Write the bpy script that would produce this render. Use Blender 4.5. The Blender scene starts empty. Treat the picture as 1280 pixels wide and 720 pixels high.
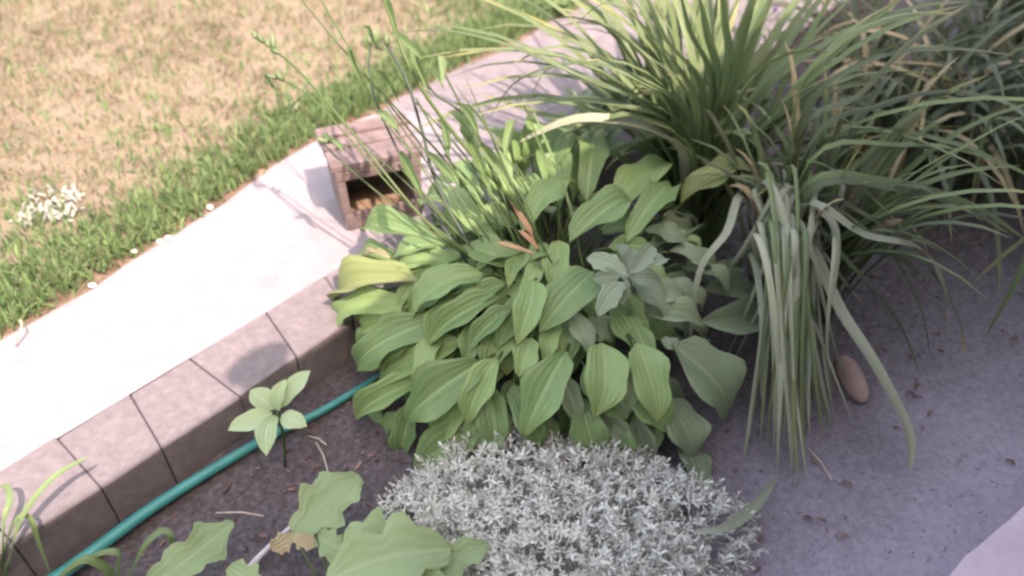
import bpy, bmesh, math, random
import numpy as np
from mathutils import Vector, Matrix

random.seed(7); np.random.seed(7)
S = bpy.context.scene
COL = S.collection
R = math.radians

# ------------------------------------------------------------------ camera
CAM_H = 2.2; PITCH = 42.0; FPX = 1050.0
cam_d = bpy.data.cameras.new('camera'); cam = bpy.data.objects.new('camera', cam_d); COL.objects.link(cam)
cam.location = (0, 0, CAM_H); cam.rotation_euler = (R(90 - PITCH), 0, 0)
cam_d.sensor_width = 36; cam_d.lens = 36 * FPX / 1280
cam_d.clip_start = 0.05; cam_d.clip_end = 2000
cam_d.dof.use_dof = True; cam_d.dof.focus_distance = 2.55; cam_d.dof.aperture_fstop = 1.1
S.camera = cam
S.cycles.filter_width = 2.5
SD, CD = math.sin(R(PITCH)), math.cos(R(PITCH))
# garden axes: W runs along the retaining wall, N points from the house to the lawn
W = Vector((0.68, 0.733, 0)).normalized(); N = Vector((-W.y, W.x, 0))

# ------------------------------------------------------------------ light
SUN_EL = 54.0
travel_h = (N + 0.22 * W).normalized()
travel = Vector((travel_h.x * math.cos(R(SUN_EL)), travel_h.y * math.cos(R(SUN_EL)), -math.sin(R(SUN_EL))))
sun_d = bpy.data.lights.new('sun', 'SUN'); sun = bpy.data.objects.new('sun', sun_d); COL.objects.link(sun)
sun_d.energy = 2.0; sun_d.angle = R(0.5); sun_d.color = (1.0, 0.975, 0.96)
sun.rotation_euler = travel.to_track_quat('-Z', 'Y').to_euler(); sun.location = -travel * 20
world = bpy.data.worlds.new('World'); S.world = world; world.use_nodes = True
wn = world.node_tree.nodes; wl = world.node_tree.links
sky = wn.new('ShaderNodeTexSky'); sky.sky_type = 'NISHITA'; sky.sun_disc = False
sky.sun_elevation = R(SUN_EL); sky.sun_rotation = math.atan2(-travel.x, -travel.y)
sky.air_density = 1.9; sky.dust_density = 2.5; sky.ozone_density = 1.0
wl.new(sky.outputs[0], wn['Background'].inputs[0]); wn['Background'].inputs[1].default_value = 0.15
S.view_settings.view_transform = 'Standard'; S.view_settings.look = 'None'
S.view_settings.use_white_balance = True; S.view_settings.white_balance_temperature = 8200; S.view_settings.white_balance_tint = 24
S.view_settings.exposure = 2.3; S.view_settings.gamma = 1.0; S.view_settings.use_curve_mapping = False

# ------------------------------------------------------------------ helpers
def ray(u, v):
    a = (u - 640) / FPX; b = (360 - v) / FPX
    return Vector((a, CD + b * SD, -SD + b * CD))
CAMP = Vector((0, 0, CAM_H))
def G(u, v, z=0.0):
    d = ray(u, v); return CAMP + d * ((z - CAM_H) / d.z)
def SN(s, n, z=0.0):
    p = W * s + N * n; return Vector((p.x, p.y, z))
def sn_of(p): return (W.x * p.x + W.y * p.y, N.x * p.x + N.y * p.y)
def depth(p):
    r = p - CAMP; return r.y * CD - r.z * SD

def thing(name, label, cat, loc=(0, 0, 0), group=None):
    o = bpy.data.objects.new(name, None); COL.objects.link(o); o.location = loc
    o.empty_display_size = 0.1
    o['label'] = label; o['category'] = cat
    if group: o['group'] = group
    return o
def tag(o, label=None, cat=None, group=None, kind=None):
    if label: o['label'] = label
    if cat: o['category'] = cat
    if group: o['group'] = group
    if kind: o['kind'] = kind
    return o
def mesh(name, verts, faces, mat, uvs=None, smooth=True):
    m = bpy.data.meshes.new(name); m.from_pydata([tuple(v) for v in verts], [], faces)
    if uvs is not None:
        ul = m.uv_layers.new(name='UVMap')
        idx = np.empty(len(m.loops), dtype=np.int32); m.loops.foreach_get('vertex_index', idx)
        ul.data.foreach_set('uv', np.array(uvs, dtype=np.float32)[idx].ravel())
    if mat: m.materials.append(mat)
    m.polygons.foreach_set('use_smooth', [smooth] * len(m.polygons)); m.update()
    return m
def obj(name, m, parent=None, mw=None):
    o = bpy.data.objects.new(name, m); COL.objects.link(o)
    if parent: o.parent = parent
    if mw is not None: o.matrix_local = mw
    return o
def wobj(name, verts, faces, mat, parent=None, uvs=None, smooth=True, loc=None):
    """vertices given in world space; stored relative to the parent's (or own) base point"""
    b = Vector(parent.location) if parent else Vector(loc if loc is not None else (0, 0, 0))
    o = obj(name, mesh(name, [Vector(v) - b for v in verts], faces, mat, uvs, smooth), parent)
    if not parent: o.location = b
    return o
def bevel_obj(o, w=0.006, seg=2):
    bm = bmesh.new(); bm.from_mesh(o.data)
    bmesh.ops.recalc_face_normals(bm, faces=bm.faces)
    bmesh.ops.bevel(bm, geom=list(bm.edges), offset=w, segments=seg, affect='EDGES', profile=0.6)
    bm.to_mesh(o.data); bm.free()
    for p in o.data.polygons: p.use_smooth = False
    return o
BOXF = [(0, 3, 2, 1), (4, 5, 6, 7), (0, 1, 5, 4), (1, 2, 6, 5), (2, 3, 7, 6), (3, 0, 4, 7)]
def prism(bottom, top):  # 4 + 4 world points
    return list(bottom) + list(top), BOXF
def snbox(s0, s1, n0, n1, z0, z1):
    q = [(s0, n0), (s1, n0), (s1, n1), (s0, n1)]
    return prism([SN(a, b, z0) for a, b in q], [SN(a, b, z1) for a, b in q])
def tube(pts, rad, k=6, caps=True):
    vs, fs = [], []; n = len(pts)
    if not hasattr(rad, '__len__'): rad = [rad] * n
    for i, p in enumerate(pts):
        t = (pts[min(i + 1, n - 1)] - pts[max(i - 1, 0)]).normalized()
        a = t.cross(Vector((0.3, 0.2, 1))).normalized(); b = t.cross(a)
        for j in range(k):
            an = 2 * math.pi * j / k; vs.append(p + (a * math.cos(an) + b * math.sin(an)) * rad[i])
    for i in range(n - 1):
        for j in range(k):
            fs.append((i * k + j, i * k + (j + 1) % k, (i + 1) * k + (j + 1) % k, (i + 1) * k + j))
    if caps: fs.append(tuple(range(k - 1, -1, -1))); fs.append(tuple((n - 1) * k + j for j in range(k)))
    return vs, fs
def bez(ps, n=10):
    out = []
    for i in range(n + 1):
        t = i / n; q = [Vector(p) for p in ps]
        while len(q) > 1: q = [q[j].lerp(q[j + 1], t) for j in range(len(q) - 1)]
        out.append(q[0])
    return out
def catmull(ps, n=6):
    ps = [Vector(p) for p in ps]; P = [ps[0] * 2 - ps[1]] + ps + [ps[-1] * 2 - ps[-2]]; out = []
    for i in range(1, len(P) - 2):
        for k in range(n):
            t = k / n; a, b, c, d = P[i - 1:i + 3]
            out.append(0.5 * (2 * b + (c - a) * t + (2 * a - 5 * b + 4 * c - d) * t * t + (3 * b - a - 3 * c + d) * t ** 3))
    out.append(ps[-1]); return out

# ------------------------------------------------------------------ materials
def mat(name):
    m = bpy.data.materials.new(name); m.use_nodes = True
    nt = m.node_tree; return m, nt.nodes, nt.links, nt.nodes['Principled BSDF']
def nd(ns, t, **kw):
    n = ns.new(t)
    for k, v in kw.items():
        if k.startswith('i_'): n.inputs[int(k[2:]) if k[2:].isdigit() else k[2:]].default_value = v
        else: setattr(n, k, v)
    return n
def ramp(ns, ls, src, stops):
    r = ns.new('ShaderNodeValToRGB'); e = r.color_ramp.elements
    while len(e) < len(stops): e.new(0.5)
    for el, (p, c) in zip(e, stops): el.position = p; el.color = (*c, 1)
    ls.new(src, r.inputs[0]); return r.outputs[0]
def noise(ns, ls, scale, detail=5, rough=0.6, coord=None):
    n = ns.new('ShaderNodeTexNoise'); n.inputs['Scale'].default_value = scale
    n.inputs['Detail'].default_value = detail; n.inputs['Roughness'].default_value = rough
    if coord is not None: ls.new(coord, n.inputs['Vector'])
    return n.outputs['Fac']
def bump(ns, ls, b, src, strength=0.4, dist=0.01):
    n = ns.new('ShaderNodeBump'); n.inputs['Strength'].default_value = strength; n.inputs['Distance'].default_value = dist
    ls.new(src, n.inputs['Height']); ls.new(n.outputs[0], b.inputs['Normal']); return n
def rough_mat(name, stops, scale, bscale=60, bstr=0.4, bdist=0.006, roughness=0.9, coord='Object'):
    m, ns, ls, b = mat(name)
    tc = ns.new('ShaderNodeTexCoord').outputs[coord]
    f = noise(ns, ls, scale, 8, 0.65, tc)
    ls.new(ramp(ns, ls, f, stops), b.inputs['Base Color']); b.inputs['Roughness'].default_value = roughness
    b.inputs['Specular IOR Level'].default_value = 0.25
    bump(ns, ls, b, noise(ns, ls, bscale, 6, 0.7, tc), bstr, bdist)
    return m
def leaf_mat(name, c_dark, c_mid, c_light, c_rib, transl=0.3, veins=9, vein_str=0.35, roughness=0.45, spec=0.35, edge=None, spots=0.0, tip=None):
    m, ns, ls, b = mat(name)
    uv = ns.new('ShaderNodeTexCoord').outputs['UV']
    sx = ns.new('ShaderNodeSeparateXYZ'); ls.new(uv, sx.inputs[0])
    tcg = ns.new('ShaderNodeTexCoord').outputs['Object']
    oi = ns.new('ShaderNodeObjectInfo')
    nf = noise(ns, ls, 9, 4, 0.6, tcg)
    ad = nd(ns, 'ShaderNodeMath', operation='MULTIPLY_ADD'); ls.new(oi.outputs['Random'], ad.inputs[0]); ad.inputs[1].default_value = 0.62
    m2 = nd(ns, 'ShaderNodeMath', operation='MULTIPLY'); ls.new(nf, m2.inputs[0]); m2.inputs[1].default_value = 0.4
    ls.new(m2.outputs[0], ad.inputs[2])
    col = ramp(ns, ls, ad.outputs[0], [(0.08, c_dark), (0.5, c_mid), (0.95, c_light)])
    # midrib: |u-0.5| small
    ab = nd(ns, 'ShaderNodeMath', operation='SUBTRACT'); ls.new(sx.outputs[0], ab.inputs[0]); ab.inputs[1].default_value = 0.5
    aa = nd(ns, 'ShaderNodeMath', operation='ABSOLUTE'); ls.new(ab.outputs[0], aa.inputs[0])
    mr = nd(ns, 'ShaderNodeMapRange'); ls.new(aa.outputs[0], mr.inputs[0]); mr.inputs[1].default_value = 0.0; mr.inputs[2].default_value = 0.05
    mr.inputs[3].default_value = 0.75; mr.inputs[4].default_value = 0.0
    mx = nd(ns, 'ShaderNodeMix', data_type='RGBA'); ls.new(mr.outputs[0], mx.inputs[0]); ls.new(col, mx.inputs[6]); mx.inputs[7].default_value = (*c_rib, 1)
    out = mx.outputs[2]
    if tip is not None:
        tm = nd(ns, 'ShaderNodeMapRange'); ls.new(sx.outputs[1], tm.inputs[0]); tm.inputs[1].default_value = 0.8; tm.inputs[2].default_value = 1.0
        mm = nd(ns, 'ShaderNodeMath', operation='MULTIPLY'); ls.new(tm.outputs[0], mm.inputs[0]); ls.new(oi.outputs['Random'], mm.inputs[1])
        m3 = nd(ns, 'ShaderNodeMix', data_type='RGBA'); ls.new(mm.outputs[0], m3.inputs[0]); ls.new(out, m3.inputs[6]); m3.inputs[7].default_value = (*tip, 1); out = m3.outputs[2]
    if spots > 0:
        sp = noise(ns, ls, 55, 3, 0.5, tcg)
        sr = nd(ns, 'ShaderNodeMapRange'); ls.new(sp, sr.inputs[0]); sr.inputs[1].default_value = 0.66; sr.inputs[2].default_value = 0.74; sr.inputs[4].default_value = spots
        m4 = nd(ns, 'ShaderNodeMix', data_type='RGBA'); ls.new(sr.outputs[0], m4.inputs[0]); ls.new(out, m4.inputs[6]); m4.inputs[7].default_value = (0.2, 0.13, 0.05, 1); out = m4.outputs[2]
    ls.new(out, b.inputs['Base Color']); b.inputs['Roughness'].default_value = roughness; b.inputs['Specular IOR Level'].default_value = spec
    # parallel veins
    vm = nd(ns, 'ShaderNodeMath', operation='MULTIPLY'); ls.new(sx.outputs[0], vm.inputs[0]); vm.inputs[1].default_value = veins * 2 * math.pi
    sn = nd(ns, 'ShaderNodeMath', operation='SINE'); ls.new(vm.outputs[0], sn.inputs[0])
    bp = bump(ns, ls, b, sn.outputs[0], vein_str, 0.004)
    tr = ns.new('ShaderNodeBsdfTranslucent'); ls.new(out, tr.inputs[0]); ls.new(bp.outputs[0], tr.inputs['Normal'])
    ms = ns.new('ShaderNodeMixShader'); ms.inputs[0].default_value = transl
    ls.new(b.outputs[0], ms.inputs[1]); ls.new(tr.outputs[0], ms.inputs[2])
    ls.new(ms.outputs[0], ns['Material Output'].inputs[0])
    return m
def attr_mat(name, transl=0.25, roughness=0.7):
    m, ns, ls, b = mat(name)
    at = ns.new('ShaderNodeAttribute'); at.attribute_name = 'tint'
    ls.new(at.outputs['Color'], b.inputs['Base Color']); b.inputs['Roughness'].default_value = roughness; b.inputs['Specular IOR Level'].default_value = 0.2
    tr = ns.new('ShaderNodeBsdfTranslucent'); ls.new(at.outputs['Color'], tr.inputs[0])
    ms = ns.new('ShaderNodeMixShader'); ms.inputs[0].default_value = transl
    ls.new(b.outputs[0], ms.inputs[1]); ls.new(tr.outputs[0], ms.inputs[2]); ls.new(ms.outputs[0], ns['Material Output'].inputs[0])
    return m

M = {}
m, ns, ls, b = mat('pale_concrete'); M['path'] = m
tc = ns.new('ShaderNodeTexCoord').outputs['Object']
pf = noise(ns, ls, 7, 8, 0.65, tc)
pc = ramp(ns, ls, pf, [(0.3, (0.215, 0.19, 0.203)), (0.5, (0.24, 0.215, 0.227)), (0.72, (0.2, 0.175, 0.187))])
gc = ramp(ns, ls, noise(ns, ls, 14, 8, 0.7, tc), [(0.3, (0.12, 0.105, 0.112)), (0.5, (0.16, 0.14, 0.15)), (0.7, (0.2, 0.175, 0.185))])
vd = nd(ns, 'ShaderNodeVectorMath', operation='DOT_PRODUCT'); ls.new(tc, vd.inputs[0]); vd.inputs[1].default_value = (W.x, W.y, 0)
gm = nd(ns, 'ShaderNodeMath', operation='MULTIPLY_ADD'); ls.new(noise(ns, ls, 4, 6, 0.7, tc), gm.inputs[0]); gm.inputs[1].default_value = 1.0; ls.new(vd.outputs['Value'], gm.inputs[2])
gr = nd(ns, 'ShaderNodeMapRange', interpolation_type='SMOOTHSTEP'); ls.new(gm.outputs[0], gr.inputs[0]); gr.inputs[1].default_value = 2.65; gr.inputs[2].default_value = 3.2  # far stretch of the path mixes to the darker tone
gx = nd(ns, 'ShaderNodeMix', data_type='RGBA'); ls.new(gr.outputs[0], gx.inputs[0]); ls.new(pc, gx.inputs[6]); ls.new(gc, gx.inputs[7])
ls.new(gx.outputs[2], b.inputs['Base Color']); b.inputs['Roughness'].default_value = 0.9; b.inputs['Specular IOR Level'].default_value = 0.2
bump(ns, ls, b, noise(ns, ls, 90, 6, 0.7, tc), 0.5, 0.004)
M['block'] = rough_mat('pink_grey_block', [(0.3, (0.125, 0.108, 0.113)), (0.5, (0.155, 0.133, 0.14)), (0.72, (0.19, 0.163, 0.171))], 30, 160, 0.8, 0.004)
M['ledge'] = rough_mat('pink_stone', [(0.3, (0.42, 0.32, 0.37)), (0.6, (0.52, 0.41, 0.46)), (0.8, (0.48, 0.36, 0.4))], 6, 50, 0.5, 0.006)
M['wood'] = rough_mat('weathered_wood', [(0.25, (0.09, 0.065, 0.062)), (0.5, (0.15, 0.11, 0.108)), (0.75, (0.21, 0.17, 0.168))], 16, 45, 0.6, 0.006)
M['wood_in'] = rough_mat('raw_wood', [(0.3, (0.14, 0.09, 0.06)), (0.7, (0.26, 0.18, 0.125))], 11, 45, 0.6, 0.006)
M['siding'] = rough_mat('grey_siding', [(0.3, (0.4, 0.4, 0.41)), (0.7, (0.46, 0.46, 0.47))], 3, 30, 0.1, 0.002, 0.6)
M['shingle'] = rough_mat('grey_shingle', [(0.3, (0.1, 0.1, 0.1)), (0.7, (0.2, 0.19, 0.18))], 20, 80, 0.6, 0.005)
M['stone_red'] = rough_mat('reddish_stone', [(0.3, (0.22, 0.15, 0.135)), (0.7, (0.34, 0.24, 0.22))], 9, 70, 0.5, 0.004)
M['pebble'] = rough_mat('white_pebble', [(0.3, (0.7, 0.66, 0.6)), (0.7, (0.82, 0.8, 0.76))], 30, 90, 0.3, 0.003)
M['chip'] = rough_mat('bark_chip', [(0.3, (0.06, 0.035, 0.03)), (0.55, (0.15, 0.09, 0.075)), (0.75, (0.3, 0.22, 0.19))], 6, 60, 0.6, 0.004)
M['twig'] = rough_mat('dry_twig', [(0.3, (0.34, 0.27, 0.2)), (0.7, (0.55, 0.48, 0.4))], 20, 80, 0.4, 0.003)
m, ns, ls, b = mat('teal_hose'); M['hose'] = m
tc = ns.new('ShaderNodeTexCoord').outputs['Object']
ls.new(ramp(ns, ls, noise(ns, ls, 12, 5, 0.6, tc), [(0.3, (0.012, 0.17, 0.16)), (0.6, (0.02, 0.23, 0.215)), (0.8, (0.08, 0.2, 0.18))]), b.inputs['Base Color']); b.inputs['Roughness'].default_value = 0.45
bump(ns, ls, b, noise(ns, ls, 200, 2, 0.5, tc), 0.15, 0.002)
M['glass'] = mat('window_glass')[0]; gb = M['glass'].node_tree.nodes['Principled BSDF']; gb.inputs['Base Color'].default_value = (0.03, 0.035, 0.04, 1); gb.inputs['Roughness'].default_value = 0.05

# soil: moist and dark out in the bed, a milky lens veil painted into its colour towards the house
m, ns, ls, b = mat('garden_soil'); M['soil'] = m
tc = ns.new('ShaderNodeTexCoord').outputs['Object']
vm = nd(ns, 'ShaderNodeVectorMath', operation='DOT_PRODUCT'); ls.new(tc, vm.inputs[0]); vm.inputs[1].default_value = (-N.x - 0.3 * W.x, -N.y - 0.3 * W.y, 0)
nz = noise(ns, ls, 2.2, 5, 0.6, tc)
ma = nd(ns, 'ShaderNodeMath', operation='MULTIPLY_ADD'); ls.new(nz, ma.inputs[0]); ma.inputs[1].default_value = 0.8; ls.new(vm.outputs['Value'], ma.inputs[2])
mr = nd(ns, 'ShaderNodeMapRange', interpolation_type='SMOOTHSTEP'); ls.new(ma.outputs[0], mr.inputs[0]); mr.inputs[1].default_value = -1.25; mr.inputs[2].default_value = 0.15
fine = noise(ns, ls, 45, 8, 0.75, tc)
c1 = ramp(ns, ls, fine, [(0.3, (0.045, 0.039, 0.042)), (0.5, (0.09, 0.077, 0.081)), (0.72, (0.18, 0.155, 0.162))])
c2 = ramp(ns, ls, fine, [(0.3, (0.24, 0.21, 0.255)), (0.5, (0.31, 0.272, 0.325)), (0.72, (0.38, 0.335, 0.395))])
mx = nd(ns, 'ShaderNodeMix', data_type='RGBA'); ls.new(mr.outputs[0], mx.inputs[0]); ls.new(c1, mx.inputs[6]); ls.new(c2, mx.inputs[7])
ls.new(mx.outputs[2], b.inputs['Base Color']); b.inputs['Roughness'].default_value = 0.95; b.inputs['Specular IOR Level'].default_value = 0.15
bump(ns, ls, b, fine, 0.7, 0.014)
M['lawn'] = rough_mat('lawn_earth', [(0.3, (0.15, 0.12, 0.085)), (0.5, (0.21, 0.17, 0.125)), (0.7, (0.18, 0.155, 0.1))], 3.5, 50, 0.8, 0.02)
M['dirt'] = rough_mat('dry_dirt', [(0.3, (0.08, 0.055, 0.04)), (0.5, (0.15, 0.105, 0.075)), (0.7, (0.3, 0.22, 0.17))], 9, 60, 0.8, 0.01)
M['grass'] = attr_mat('grass_blades', 0.3)

M['hosta'] = leaf_mat('hosta_leaf', (0.115, 0.195, 0.08), (0.165, 0.27, 0.11), (0.235, 0.35, 0.14), (0.25, 0.36, 0.15), 0.28, 7, 0.22, 0.42, 0.35, spots=0.5, tip=(0.26, 0.28, 0.1))
M['hosta_yellow'] = leaf_mat('yellowing_hosta_leaf', (0.18, 0.25, 0.1), (0.21, 0.27, 0.11), (0.24, 0.28, 0.115), (0.3, 0.31, 0.14), 0.3, 7, 0.22, 0.42, 0.35, spots=0.4, tip=(0.5, 0.4, 0.2))
M['hosta_grey'] = leaf_mat('dusty_hosta_leaf', (0.145, 0.195, 0.115), (0.18, 0.235, 0.145), (0.22, 0.275, 0.175), (0.24, 0.3, 0.19), 0.2, 7, 0.22, 0.42, 0.35)  # greyness of shade and veil put into this leaf colour
M['stalk'] = leaf_mat('green_stalk', (0.035, 0.06, 0.02), (0.05, 0.085, 0.026), (0.075, 0.12, 0.036), (0.07, 0.11, 0.034), 0.05, 3, 0.1)
M['stalk_dark'] = leaf_mat('dark_stalk', (0.025, 0.04, 0.035), (0.03, 0.05, 0.04), (0.045, 0.065, 0.05), (0.04, 0.06, 0.05), 0.03, 3, 0.1)
M['bud'] = leaf_mat('flower_bud', (0.07, 0.11, 0.045), (0.1, 0.15, 0.065), (0.16, 0.2, 0.11), (0.14, 0.19, 0.09), 0.15, 4, 0.2)
M['daylily'] = leaf_mat('daylily_blade', (0.085, 0.13, 0.06), (0.12, 0.172, 0.078), (0.165, 0.225, 0.105), (0.11, 0.16, 0.07), 0.25, 5, 0.4, 0.42, 0.4, tip=(0.35, 0.3, 0.12))
M['daylily_pale'] = leaf_mat('pale_daylily_blade', (0.23, 0.255, 0.185), (0.28, 0.305, 0.22), (0.36, 0.38, 0.28), (0.32, 0.34, 0.25), 0.25, 5, 0.4, 0.4, 0.45)
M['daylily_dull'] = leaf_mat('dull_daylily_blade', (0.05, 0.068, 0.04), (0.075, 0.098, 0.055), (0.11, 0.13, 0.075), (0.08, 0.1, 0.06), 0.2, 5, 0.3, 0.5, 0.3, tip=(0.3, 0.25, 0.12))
M['dry_blade'] = leaf_mat('dry_blade', (0.27, 0.22, 0.13), (0.36, 0.3, 0.18), (0.45, 0.39, 0.25), (0.42, 0.36, 0.22), 0.25, 5, 0.4, 0.6, 0.2)
M['withered'] = leaf_mat('withered_orange', (0.36, 0.19, 0.11), (0.43, 0.25, 0.15), (0.48, 0.32, 0.2), (0.43, 0.25, 0.15), 0.2, 4, 0.3, 0.6, 0.2)
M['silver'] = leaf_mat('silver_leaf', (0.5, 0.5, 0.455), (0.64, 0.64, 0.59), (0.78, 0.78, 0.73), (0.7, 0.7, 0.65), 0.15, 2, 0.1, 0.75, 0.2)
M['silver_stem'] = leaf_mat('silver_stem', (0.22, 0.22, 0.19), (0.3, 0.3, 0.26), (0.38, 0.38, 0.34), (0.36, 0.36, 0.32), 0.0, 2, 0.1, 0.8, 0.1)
M['broad'] = leaf_mat('broad_leaf', (0.19, 0.27, 0.13), (0.23, 0.32, 0.155), (0.27, 0.36, 0.185), (0.31, 0.4, 0.22), 0.3, 5, 0.25, 0.5, 0.3)
M['seedling'] = leaf_mat('seedling_leaf', (0.28, 0.39, 0.21), (0.33, 0.44, 0.25), (0.37, 0.48, 0.28), (0.42, 0.5, 0.31), 0.3, 5, 0.25, 0.5, 0.3)
M['sage'] = leaf_mat('sage_leaf', (0.14, 0.185, 0.125), (0.18, 0.23, 0.16), (0.23, 0.285, 0.2), (0.26, 0.31, 0.23), 0.2, 6, 0.4, 0.7, 0.2)
M['dusty'] = leaf_mat('white_felt_leaf', (0.26, 0.27, 0.24), (0.34, 0.35, 0.32), (0.42, 0.43, 0.4), (0.4, 0.41, 0.38), 0.2, 3, 0.1, 0.8, 0.1)
M['dark_leaf'] = leaf_mat('dark_shrub_leaf', (0.03, 0.045, 0.022), (0.045, 0.065, 0.03), (0.07, 0.09, 0.04), (0.06, 0.08, 0.04), 0.15, 5, 0.2, 0.5, 0.3)
M['purple'] = leaf_mat('purple_petal', (0.2, 0.12, 0.38), (0.26, 0.16, 0.45), (0.33, 0.22, 0.52), (0.3, 0.2, 0.5), 0.25, 3, 0.1)
M['weed'] = leaf_mat('weed_leaf', (0.1, 0.165, 0.065), (0.14, 0.215, 0.09), (0.19, 0.27, 0.125), (0.2, 0.27, 0.13), 0.3, 4, 0.2)

# ------------------------------------------------------------------ leaf shapes
def prof_hosta(v): return min(1.0, 1.9 * (v ** 0.62) * ((1 - v) ** 0.88))
def prof_ovate(v): return min(1.0, 1.95 * (v ** 0.7) * ((1 - v) ** 0.75))
def prof_lance(v): return min(1.0, 2.0 * (v ** 0.6) * ((1 - v) ** 0.9))
def prof_lobed(v):
    w = 1.9 * (v ** 0.6) * ((1 - v) ** 0.62)
    return w * (1 + 0.2 * math.sin(v * 19 + 0.7) + 0.06 * math.sin(v * 47))
def leaf_mesh(name, material, prof, nu=6, nv=9, arch=0.12, fold=0.25, wave=0.03, seed=0, twist=0.0, droop=0.0, serr=0.0):
    """unit leaf: base at origin, tip at (0,1,0), width 1 across x, upper face +z"""
    rnd = random.Random(seed); ph = rnd.uniform(0, 6); ph2 = rnd.uniform(0, 6); side = rnd.uniform(-0.08, 0.08)
    vs, uv, fs = [], [], []
    for j in range(nv + 1):
        v = j / nv; w = max(prof(v), 0.015 if 0 < j < nv else 0.0) * 0.5
        zc = arch * 4 * v * (1 - v) + droop * math.sin(math.pi * v * v) 
        tw = twist * (v - 0.5); xm = side * math.sin(math.pi * v)
        for i in range(nu + 1):
            q = -1 + 2 * i / nu
            ww = w * (1 + wave * 2.2 * math.sin(v * 11 + ph + (2 if q > 0 else 0)) * abs(q)) 
            if serr: ww *= 1 + serr * (1 if j % 2 else -1) * (abs(q) > 0.99)
            x = q * ww; z = fold * (abs(q) ** 1.4) * w - 0.35 * fold * (q * q) ** 2 * w
            z += wave * abs(q) ** 2 * math.sin(v * 12 + ph2 + (1.5 if q > 0 else 0)) * (0.3 + w)
            x2 = x * math.cos(tw) - z * math.sin(tw); z2 = x * math.sin(tw) + z * math.cos(tw)
            vs.append((xm + x2, v, zc + z2)); uv.append((i / nu, v))
    for j in range(nv):
        for i in range(nu):
            a = j * (nu + 1) + i; fs.append((a, a + 1, a + nu + 2, a + nu + 1))
    return mesh(name, vs, fs, material, uv)
def leaf_matrix(base, tip, normal, width, zscale=None):
    d = tip - base; L = d.length; y = d / L
    x = y.cross(normal).normalized(); z = x.cross(y)
    zs = zscale or L
    m3 = Matrix((x * width, y * L, z * zs)).transposed().to_4x4(); m3.translation = base
    return m3
def put_leaf(parent, lm, base, tip, normal, width, name='leaf'):
    return obj(name, lm, parent, Matrix.Translation(-Vector(parent.location)) @ leaf_matrix(base, tip, normal, width))
def ribbon(pts, width, fold=0.3, up=Vector((0, 0, 1)), taper=1.2, base_w=0.75, twist=0.0, tipn=0.5, side=None):
    vs, uv, fs = [], [], []; n = len(pts)
    prev = None
    for i, p in enumerate(pts):
        t = (pts[min(i + 1, n - 1)] - pts[max(i - 1, 0)]).normalized(); v = i / (n - 1)
        s = t.cross(up) if side is None else side - t * side.dot(t)
        if s.length < 0.15: s = prev if prev is not None else t.cross(Vector((0.5, -1, 0.2)))
        s.normalize()
        if prev is not None and s.dot(prev) < 0: s = -s
        if prev is not None: s = (s * 0.5 + prev * 0.5).normalized()
        prev = s
        nn = s.cross(t).normalized(); a = twist * v; s2 = s * math.cos(a) + nn * math.sin(a); n2 = nn * math.cos(a) - s * math.sin(a)
        w = width * 0.5 * min(1, base_w + v * 1.5) * (max(1 - v ** (taper * 2.6), 0)) ** tipn
        w = max(w, 0.0006)
        for q in (-1, -0.5, 0, 0.5, 1):
            vs.append(p + s2 * (q * w) + n2 * (abs(q) * w * fold)); uv.append((0.5 + q / 2, v))
    for i in range(n - 1):
        for k in range(4): fs.append((i * 5 + k, i * 5 + k + 1, i * 5 + k + 6, i * 5 + k + 5))
    return vs, fs, uv
def blade(parent, pts, width, material, name='leaf', **kw):
    vs, fs, uv = ribbon(pts, width, **kw)
    return wobj(name, vs, fs, material, parent, uv)
def stick(parent, pts, rad, material, name, k=5):
    vs, fs = tube(pts, rad, k)
    return wobj(name, vs, fs, material, parent, [(0.3, 0.3)] * len(vs))

def vnoise(x, y, seed=0):
    r = np.random.RandomState(seed); t = r.rand(64, 64)
    xi = np.floor(x).astype(int); yi = np.floor(y).astype(int); fx = x - xi; fy = y - yi
    fx = fx * fx * (3 - 2 * fx); fy = fy * fy * (3 - 2 * fy)
    g = lambda a, b: t[a % 64, b % 64]
    return (g(xi, yi) * (1 - fx) + g(xi + 1, yi) * fx) * (1 - fy) + (g(xi, yi + 1) * (1 - fx) + g(xi + 1, yi + 1) * fx) * fy

# ------------------------------------------------------------------ the setting
SOIL = -0.2; N_FRONT = 1.965; N_BACK = 2.25
EDGE = [(-60, 2.84), (-1.5, 2.82), (0.3, 2.84), (1.19, 2.95), (1.9, 3.1), (3.05, 3.1), (4.1, 3.14), (60, 3.2)]
def edge_n(s): return np.interp(s, [e[0] for e in EDGE], [e[1] for e in EDGE])

def grid_sheet(name, s_vals, n_of, z_of, material, kind='structure'):
    rows = []
    vs = []; fs = []
    for i, s in enumerate(s_vals):
        ns_ = n_of(s); cnt = len(ns_)
        for n in ns_: vs.append(SN(s, n, z_of(s, n)))
    for i in range(len(s_vals) - 1):
        for k in range(cnt - 1):
            a = i * cnt + k; fs.append((a, a + cnt, a + cnt + 1, a + 1))
    o = wobj(name, vs, fs, material); o['kind'] = kind; return o
def wrap(s, n): return float(vnoise(np.array([s * 3.1 + 100]), np.array([n * 3.1 + 100]), 3)[0]), float(vnoise(np.array([s * 11 + 100]), np.array([n * 11 + 100]), 4)[0])
def soil_z(s, n):
    a, b_ = wrap(s, n); return SOIL + (a - 0.5) * 0.05 + (b_ - 0.5) * 0.022
vs, fs = [], []
for x in (-400, 400):
    for y in (-400, 400): vs.append((x, y, -0.32))
g = wobj('ground', vs, [(0, 2, 3, 1)], M['dirt']); g['kind'] = 'structure'
s_v = [-30, -12, -5] + list(np.arange(-2, 8, 0.05)) + [9, 12, 30]
n_v = np.linspace(-1.41, N_FRONT + 0.02, 66)
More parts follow.
